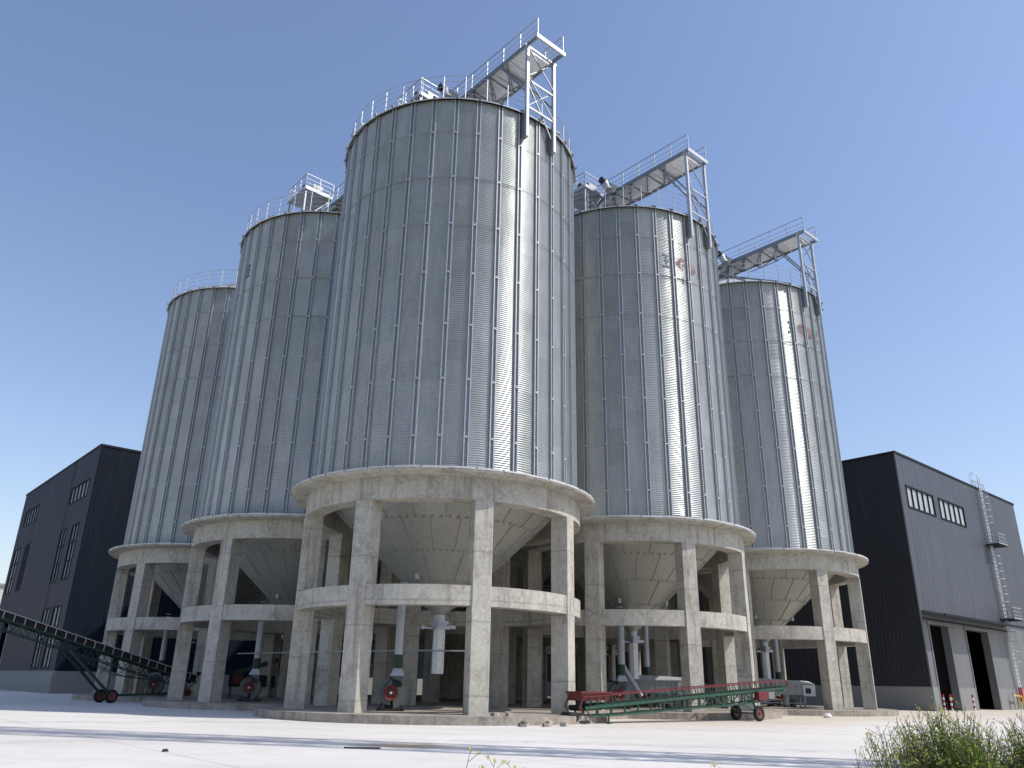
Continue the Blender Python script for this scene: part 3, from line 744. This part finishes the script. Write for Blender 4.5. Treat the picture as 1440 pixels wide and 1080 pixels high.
# --- right building (site x 50.57.., y -3.68..)
HB=23.1
rb=empty('factory_building',S(50.57,-3.68,0),ROT,label='charcoal clad building at right with two open doorways, canopy and caged ladder',cat='building')
O=Vector((0,0,0));LX,LY=32.65,55.4;bz=1.95
holes=[(1.35,7.6,17.9,20.0),(9.0,15.45,17.9,20.0),(1.15,5.85,bz,7.25),(9.65,15.8,bz,7.25)]
m=MB();wall_with_holes(m,O,X,-Y,LX,8.0,HB,[h for h in holes if h[2]>8],lambda m,O,ax,n,a,b,c,d:sheet(m,O,ax,n,a,b,c,d,1.0,.014))
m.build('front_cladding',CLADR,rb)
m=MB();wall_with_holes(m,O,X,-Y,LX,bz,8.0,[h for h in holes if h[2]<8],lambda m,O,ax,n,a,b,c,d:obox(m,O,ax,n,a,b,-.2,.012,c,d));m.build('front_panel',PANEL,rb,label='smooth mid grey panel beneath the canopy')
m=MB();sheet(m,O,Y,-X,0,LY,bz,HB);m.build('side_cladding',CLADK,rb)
m=MB()
for a,b_ in((0,1.15),(5.85,9.65),(15.8,LX)):obox(m,O,X,-Y,a,b_,-.25,.05,0,bz)
obox(m,O,Y,-X,-.0,LY,-.25,.05,0,bz);m.build('rendered_base',BASE,rb)
m=MB()
m.add([(0,LY,0),(LX,LY,0),(LX,LY,HB),(0,LY,HB)],[(0,1,2,3)]);m.add([(LX,0,0),(LX,LY,0),(LX,LY,HB),(LX,0,HB)],[(0,1,2,3)]);m.build('rear_wall',CLADR,rb)
m=MB();m.box(.05,LX-.05,.05,LY-.05,HB-.12,HB-.02);m.build('roof',CLADR,rb)
m=MB();obox(m,O,X,-Y,-.08,LX+.08,-.1,.08,HB-.16,HB+.06);obox(m,O,Y,-X,.1,LY,-.1,.08,HB-.16,HB+.06)
m.build('roof_coping',TRIM,rb)
m=MB();m.box(-.075,.0,-.075,.06,bz,HB-.16);m.build('corner_trim',PANEL,rb)
for (a,b_,c,d) in holes[:2]:window(rb,O,X,-Y,a,b_,c,d,5,1,GLASS2)
m=MB()
for (a,b_) in((1.15,5.85),(9.65,15.8)):
    obox(m,O,X,-Y,a,a+.22,-.6,.07,0.02,7.25);obox(m,O,X,-Y,b_-.22,b_,-.6,.07,0.02,7.25);obox(m,O,X,-Y,a-.1,b_+.1,-.6,.09,7.25,7.5)
m.build('door_frame',PANEL,rb)
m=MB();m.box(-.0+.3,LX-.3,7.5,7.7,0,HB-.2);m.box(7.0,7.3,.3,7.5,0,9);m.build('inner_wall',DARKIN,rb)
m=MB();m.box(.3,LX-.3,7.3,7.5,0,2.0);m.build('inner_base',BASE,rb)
m=MB()
a0,a1=.3,22.0
m.add([(a0,-.03,8.42),(a1,-.03,8.42),(a1,-1.9,8.02),(a0,-1.9,8.02),(a0,-.03,8.30),(a1,-.03,8.30),(a1,-1.9,7.86),(a0,-1.9,7.86)],[(3,2,1,0),(4,5,6,7),(0,1,5,4),(1,2,6,5),(2,3,7,6),(3,0,4,7)]);m.build('canopy',PANEL,rb)
m=MB();m.bar((0.02,-.2,7.65),(22,-.2,7.65),.1,.1);m.bar((a0,-1.95,7.92),(a1,-1.95,7.92),.08,.2);m.build('canopy_gutter',TRIM,rb)
# ladder with cage and platforms
lx=20.7
m=MB()
for x in(lx,lx+.5):m.bar((x,-.35,2.1),(x,-.35,24.2),.08);m.tube([(x,-.35,24.2),(x,-.30,24.7),(x,-.05,24.95),(x,.3,24.8),(x,.45,24.3),(x,.45,HB)],.03,6)
z=2.3
while z<23.2:
    m.bar((lx,-.35,z),(lx+.5,-.35,z),.06);z+=.38
for z in range(3,24,3):
    for x in(lx,lx+.5):m.bar((x,0,z),(x,-.35,z),.04)
m.build('ladder',WHITEG,rb)
def hoops(z0,z1,n,x0=lx):
    m=MB()
    zs=[z0+(z1-z0)*k/(n-1) for k in range(n)]
    arc=[(x0+.25+.45*math.cos(t),-.35-.1-.55*math.sin(t)) for t in [PI*k/8 for k in range(9)]]
    for z in zs:m.tube([(x0,-.35,z)]+[(x,y,z) for x,y in reversed(arc)]+[(x0+.5,-.35,z)],.022,5)
    for k in(1,3,5,7):m.bar((*arc[k],z0),(*arc[k],z1),.03)
    m.build('ladder_cage',GR,rb)
hoops(19.0,22.6,6);hoops(10.6,15.4,7);hoops(4.6,7.6,4)
for zp in(16.6,8.75):
    m=MB();m.box(lx-.5,lx+2.3,-1.35,-.03,zp,zp+.1);m.build('landing',TRIM,rb)
    m=MB()
    for (p0,p1) in(((lx-.5,-1.35),(lx+2.3,-1.35)),((lx+2.3,-1.35),(lx+2.3,-.05)),((lx-.5,-1.35),(lx-.5,-.4))):handrail(m,p0,p1,zp+.1,1.15,.5)
    m.build('landing_railing',GR,rb)
m=MB();handrail(m,(lx-.2,.2),(lx+3.4,.2),HB,.9,1.0);m.build('roof_railing',GR,rb)
for q in range(2):
    m=MB();m.bar((lx+q*.5,-.36,.75),(lx+q*.5,-.36,2.1),.16);m.build('ladder_foot_guard',REDW,rb)
t=empty('vent_pipe',S(50.3,5.0,0) if 0 else (36.35,73.9,0),label='thin grey pipe standing against the side wall of the right building',cat='pipe')
MB().tube([(0,0,0),(0,0,1.45)],.05,8).build('pipe_stem',GR,t);MB().tube([(0,0,1.45),(-.12,0,1.5)],.055,8).build('pipe_cap',GR,t)
# --- left building
HL=23.7
lb=empty('factory_building',S(-5.31,51.92,0),ROT,label='charcoal clad building at left with tall narrow windows and grey base',cat='building')
LY2=33.0;LX2=88.0
holes=[(1.7,8.45,18.65,20.45),(23.3,30.2,19.0,21.0),(2.15,4.6,10.5,16.0),(6.75,9.1,10.5,16.0),(23.5,25.6,10.8,16.3),(28.4,31.6,10.8,16.3),(2.15,5.0,2.2,7.9),(6.5,9.15,2.2,7.9),(24.4,31.0,0,7.8)]
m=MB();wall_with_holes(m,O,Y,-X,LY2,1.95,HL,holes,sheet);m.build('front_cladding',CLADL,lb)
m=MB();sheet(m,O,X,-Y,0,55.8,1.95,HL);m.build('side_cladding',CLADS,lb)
m=MB();obox(m,O,Y,-X,0,24.4,-.25,.05,0,1.95);obox(m,O,Y,-X,31.0,LY2,-.25,.05,0,1.95);obox(m,O,X,-Y,0,55.8,-.25,.05,0,1.95);m.build('rendered_base',BASE,lb)
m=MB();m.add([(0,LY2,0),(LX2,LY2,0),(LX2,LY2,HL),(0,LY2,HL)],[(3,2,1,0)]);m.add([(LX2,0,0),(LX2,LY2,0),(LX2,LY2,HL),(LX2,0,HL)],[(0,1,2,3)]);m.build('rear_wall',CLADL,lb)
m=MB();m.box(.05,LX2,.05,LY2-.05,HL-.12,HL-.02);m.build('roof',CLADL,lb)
m=MB();obox(m,O,X,-Y,-.08,55.8,-.1,.08,HL-.16,HL+.06);obox(m,O,Y,-X,.1,LY2,-.1,.08,HL-.16,HL+.06);m.build('roof_coping',TRIM,lb)
for (a,b_,c,d) in holes[:2]:window(lb,O,Y,-X,a,b_,c,d,5,1,GLASS)
for (a,b_,c,d) in holes[2:8]:window(lb,O,Y,-X,a,b_,c,d,2,3,GLASS)
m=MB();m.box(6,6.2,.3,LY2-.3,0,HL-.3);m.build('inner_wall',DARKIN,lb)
m=MB();obox(m,O,Y,-X,24.4,24.7,-.5,.06,0,7.8);obox(m,O,Y,-X,30.7,31,-.5,.06,0,7.8);m.build('door_frame',PANEL,lb)
# pale far building at left
fb=empty('distant_building',(-104,150,0),R_(41.4),label='pale rendered building far off at the left edge, beyond the charcoal one',cat='building')
MB().box(0,22,0,50,0,17.4).build('walls',PALE,fb);MB().box(-.4,22.4,-.4,50.4,17.4,17.9).build('roof',BASE,fb)
w=MB()
for k in range(8):
    for z in(4,8.5,13):
        MB().box(-.06,-.01,3+k*5.6,5.4+k*5.6,z,z+2).build('window',GLASS,fb)
# pipe stub by the left building
t=empty('vent_pipe',(-43.5,74.5,0),label='short thin pipe standing before the grey base of the left building',cat='pipe')
MB().tube([(-6.3,4.0,0),(-6.3,4.0,1.5)],.05,8).build('pipe_stem',GR,t)
# ------------------------------------------------------------------ striped bollards, yellow pipe
def bollard(loc,lab):
    r=empty('striped_bollard',loc,0,label=lab,cat='bollard',group='red and white bollards at the doorways')
    for k in range(6):
        z=k*.22;MB().tube([(0,0,z),(0,0,z+.22)],.085,14).build('stripe',REDW if k%2 else WHITE,r)
    MB().tube([(0,0,1.32),(0,0,1.36)],.07,14).build('cap',REDW,r)
cs=S(50.57,-3.68)
def BRp(a,d): return S(50.57+a,-3.68-d,0)
bollard(BRp(2.1,.55),'left red and white bollard inside the first doorway of the right building')
bollard(BRp(4.3,-.9),'red and white bollard at the far jamb of the first doorway')
bollard(BRp(6.2,.9),'slim red and white bollard before the wall between the two doorways')
t=empty('yellow_gas_pipe',BRp(18.3,.5),ROT,label='yellow pipe bent over a low stand beside the foot of the ladder',cat='pipe')
MB().tube([(0,0,0),(0,0,1.25),(.15,0,1.35),(2.1,0,1.25),(2.25,0,1.1),(2.25,0,0)],.08,10).build('pipe_bend',YEL,t)
MB().tube([(-.1,0,0),(-.1,0,1.75)],.07,10).build('stand_pipe',GR,t)
# ------------------------------------------------------------------ bricks and stone on the kerb
def brick(x,y,z,lab,sc_=1.0,mat=BRICK,grp='broken bricks lying along the kerb'):
    m=MB().box(-.12*sc_,.12*sc_,-.07*sc_,.07*sc_,0,.11*sc_)
    m.v=[(a+random.uniform(-.03,.03),b+random.uniform(-.02,.02),c+(random.uniform(-.02,.02) if c>0 else 0)) for a,b,c in m.v]
    o=m.build('broken_brick',mat);o.location=(x,y,z);o.rotation_euler.z=random.uniform(0,3);tag(o,lab,'brick',grp);return o
C0=S(0,0)
for (px,yy,lab,n,zz) in((-.33,34.6,'small broken brick lying on the plinth edge right of the front column',2,.33),(.12,34.75,'crumbled brick lump on the plinth edge, right of the other bricks there',1,.33),
      (.72,33.4,'broken brick in the left heap on the yard against the kerb',4,0),(1.75,33.9,'broken brick in the right heap on the yard against the kerb',5,0),(2.35,34.3,'single small brick on the yard, nearest the red and green conveyor',1,0)):
    for k in range(n):
        brick(px+random.uniform(-.22,.22)*(n>1),yy+random.uniform(-.1,.1),zz+(.1 if k>2 else 0),lab,random.uniform(.9,1.3),BRICK if k%2 else BRICKL)
m=MB();m.lathe([(0,.26),(.12,.24),(.2,.14),(.21,.05),(.16,0),(0,0)],9);m.v=[(a*1.2+random.uniform(-.02,.02),b,c) for a,b,c in m.v]
o=m.build('white_stone',WHITE);o.location=(19.2,50.6,0);tag(o,'pale stone lying before the kerb under the rightmost silo','stone')
m=MB().bar((-.45,0,.02),(.45,.05,.02),.05,.03);o=m.build('steel_strip',BLACK);o.location=(-3.55,21.4,0);tag(o,'short black steel strip lying across the brown stain','steel strip')
m=MB().lathe([(0,.06),(.06,.05),(.08,.0),(0,0)],8);o=m.build('pebble',BLACK);o.location=(-7.7,19.6,0);tag(o,'small dark pebble alone on the pale yard at lower left','pebble')
# ------------------------------------------------------------------ elevator tower outside the frame whose shadow crosses the yard
tw=empty('elevator_tower',(23.8,15.4,0),R_(15),label='tall lattice elevator tower beyond the right edge whose shadow crosses the yard',cat='tower')
H=58;w=.95
for x in(-w,w):
    for y in(-w,w):MB().bar((x,y,0),(x,y,H),.2).build('leg',GD,tw)
m=MB();z=0;k=0
while z<H-2:
    for (a,b_) in(((-w,-w),(w,-w)),((w,-w),(w,w)),((w,w),(-w,w)),((-w,w),(-w,-w))):
        p,q=(a,b_) if k%2 else (b_,a);m.bar((*p,z),(*q,z+2),.09);m.bar((*a,z+2),(*b_,z+2),.09)
    z+=2;k+=1
m.build('lattice',GD,tw);MB().box(-.45,-.1,-.2,.2,0,H).build('elevator_casing',GS,tw);
# ------------------------------------------------------------------ plants
def leafq(m,p,d,n,L,W):
    d=d.normalized();s=d.cross(n)
    if s.length<1e-3:s=Vector((1,0,0))
    s.normalize();p=Vector(p)
    m.add([p,p+d*L*.5+s*W*.5,p+d*L,p+d*L*.5-s*W*.5],[(0,1,2,3)])
def shrub(loc,lab,nst,rad,h,seed,leaf_d=1.0,lean=(0,0),name='flowering_shrub'):
    rnd=random.Random(seed);r=empty(name,loc,0,label=lab,cat='plant',group='rape plants at the edge of the yard')
    st=MB();lf=MB();pod=MB();fl=MB()
    for k in range(nst):
        t=rnd.uniform(0,2*PI);q=rad*math.sqrt(rnd.random());bx,by=math.cos(t)*q*.35,math.sin(t)*q*.35
        tx,ty=math.cos(t)*q+lean[0]*rnd.random(),math.sin(t)*q+lean[1];hh=h*(1-.20*(q/rad)**2)*rnd.uniform(.82,1.05)
        pts=[]
        for i in range(6):
            f=i/5;pts.append(Vector((bx+(tx-bx)*f**1.5+rnd.uniform(-.012,.012),by+(ty-by)*f**1.5,hh*(f**.9))))
        st.tube(pts,.0045,4,False,.0018)
        for i in range(int(22*leaf_d)):
            f=rnd.uniform(.12,.93);i0=min(4,int(f*5));p=pts[i0].lerp(pts[i0+1],f*5-i0)
            d=Vector((rnd.uniform(-1,1),rnd.uniform(-1,1),rnd.uniform(-.2,.9)))
            big=1-f*.55
            leafq(lf,p+Vector((rnd.gauss(0,.022),rnd.gauss(0,.022),rnd.gauss(0,.02))),d,Vector((rnd.uniform(-1,1),rnd.uniform(-1,1),1)),rnd.uniform(.04,.085)*big+.01,rnd.uniform(.014,.032)*big+.004)
        # side branches with pods
        for b in range(rnd.randint(3,6)):
            f=rnd.uniform(.5,.97);i0=min(4,int(f*5));p=pts[i0].lerp(pts[i0+1],f*5-i0);d=Vector((rnd.uniform(-1,1),rnd.uniform(-1,1),rnd.uniform(.5,1.4))).normalized();L=rnd.uniform(.06,.17)
            e=p+d*L;st.tube([p,e],.002,3,False)
            for i in range(5):
                g=rnd.uniform(.25,1);leafq(pod,p.lerp(e,g),Vector((rnd.uniform(-1,1),rnd.uniform(-1,1),rnd.uniform(.1,1))),Vector((0,0,1)),.025,.007)
            if rnd.random()<.55:
                for i in range(4):
                    leafq(fl,e+Vector((rnd.gauss(0,.006),rnd.gauss(0,.006),rnd.gauss(0,.006))),Vector((rnd.uniform(-1,1),rnd.uniform(-1,1),rnd.uniform(-.3,1))),Vector((rnd.uniform(-1,1),rnd.uniform(-1,1),1)),.015,.012)
            else:
                for i in range(3):
                    leafq(pod,e+Vector((rnd.gauss(0,.004),rnd.gauss(0,.004),rnd.gauss(0,.004))),Vector((rnd.uniform(-1,1),rnd.uniform(-1,1),rnd.uniform(-.3,1))),Vector((rnd.uniform(-1,1),rnd.uniform(-1,1),1)),.016,.011)
    st.build('stem',STEM,r);lf.build('foliage',LEAF,r);tag(pod.build('seed_pod',LEAF2,r),kind='stuff');tag(fl.build('flower',FLW,r),kind='stuff')
    return r
shrub((3.95,7.7,0),'leafy green rape bush with pale yellow buds in the lower right foreground',210,.46,1.44,11,2.6)
shrub((3.45,7.6,0),'wispy rape plant with thin arching stems, left of the dense green bush',60,.34,1.36,12,.7,(-.12,0))
shrub((4.78,7.6,0),'dense green rape bush cut by the right edge of the frame',190,.44,1.42,13,2.6)
shrub((4.42,8.0,0),'sparse pale rape stems filling the gap between the two green bushes',50,.30,1.34,14,.8)
def sprig(loc,h,lab,seed,n=1):
    rnd=random.Random(seed);r=empty('rape_stalk',loc,0,label=lab,cat='plant',group='single flowering rape stalks in the foreground')
    st=MB();fl=MB()
    pts=[Vector((0,0,0)),Vector((.01,0,h*.5)),Vector((.05,0,h*.8)),Vector((.10,0,h))];st.tube(pts,.004,5,False,.002)
    for q,(f,dx) in enumerate(((.86,.09),(.93,-.05),(.8,-.07),(1.0,0))[:1+n]):
        i0=min(2,int(f*3));p=pts[i0].lerp(pts[i0+1],f*3-i0);e=p+Vector((dx,rnd.uniform(-.03,.03),.07 if dx else 0));st.tube([p,e+Vector((0,0,.001))],.002,4,False)
        for i in range(16):leafq(fl,e+Vector((rnd.gauss(0,.009),rnd.gauss(0,.009),rnd.gauss(0,.007))),Vector((rnd.uniform(-1,1),rnd.uniform(-1,1),rnd.uniform(-.2,1))),Vector((rnd.uniform(-1,1),rnd.uniform(-1,1),1)),.017,.012)
    e=pts[-1]
    for i in range(16):leafq(fl,e+Vector((rnd.gauss(0,.009),rnd.gauss(0,.009),rnd.gauss(0,.007))),Vector((rnd.uniform(-1,1),rnd.uniform(-1,1),rnd.uniform(-.2,1))),Vector((rnd.uniform(-1,1),rnd.uniform(-1,1),1)),.017,.012)
    st.build('stem',STEM,r);tag(fl.build('flower',FLW,r),kind='stuff')
sprig((-.38,7,0),1.06,'tallest thin rape stalk with one yellow tip, just left of the bottom centre',1,0)
sprig((-.18,7,0),.985,'short rape stalk with two yellow tips, right of the tallest stalk',2,2)
sprig((-.02,7.1,0),.93,'lowest rape stalk at the bottom edge near the centre',3,1)
sprig((1.64,7,0),.955,'lone rape stalk with bright yellow tip at the bottom edge, right of centre',4,1)
vg=MB();vg.add([(-30,2,0),(60,2,0),(60,8.55,0),(-30,8.55,0)],[(0,1,2,3)]);o=vg.build('planting_strip',SOIL);o.location.z=.0;tag(o,kind='structure')
# ------------------------------------------------------------------ camera, light, world
F,PITCH,ROLL=1102.0,R_(20.929),R_(1.063)
fw=Vector((0,math.cos(PITCH),math.sin(PITCH)));rt=Vector((1,0,0));up=rt.cross(fw)
r2=math.cos(ROLL)*rt+math.sin(ROLL)*up;u2=-math.sin(ROLL)*rt+math.cos(ROLL)*up
cam=bpy.data.objects.new('camera',bpy.data.cameras.new('camera'));COL.objects.link(cam)
M=Matrix((r2,u2,-fw)).transposed().to_4x4();M.translation=Vector((0,0,1.57));cam.matrix_world=M
cam.data.sensor_width=36;cam.data.lens=36*F/1440;cam.data.clip_end=8000;cam.data.clip_start=.05;sc.camera=cam
sd=bpy.data.lights.new('sun','SUN');sd.energy=3.2;sd.angle=R_(.5);sd.color=(1,.955,.88);so=bpy.data.objects.new('sun',sd);COL.objects.link(so)
sv=Vector((math.sin(SUN_AZ)*math.cos(SUN_EL),math.cos(SUN_AZ)*math.cos(SUN_EL),math.sin(SUN_EL)))
so.rotation_euler=sv.to_track_quat('Z','Y').to_euler();so.location=(30,-10,60)
w=bpy.data.worlds.new('World');sc.world=w;w.use_nodes=True;nt=w.node_tree
sk=nt.nodes.new('ShaderNodeTexSky');sk.sky_type='NISHITA';sk.sun_disc=False;sk.sun_elevation=SUN_EL;sk.sun_rotation=SUN_AZ
sk.altitude=50;sk.air_density=1.35;sk.dust_density=1.1;sk.ozone_density=3.0
bg=nt.nodes['Background'];bg.inputs[1].default_value=.13;mx=nt.nodes.new('ShaderNodeMix');mx.data_type='RGBA';mx.blend_type='MULTIPLY';mx.inputs[0].default_value=1;mx.inputs[7].default_value=(1.05,.97,1.03,1);nt.links.new(sk.outputs[0],mx.inputs[6]);nt.links.new(mx.outputs[2],bg.inputs[0])
sc.view_settings.view_transform='Standard';sc.view_settings.look='None';sc.view_settings.gamma=1;sc.view_settings.exposure=.35
try: sc.cycles.max_bounces=8
except Exception: pass
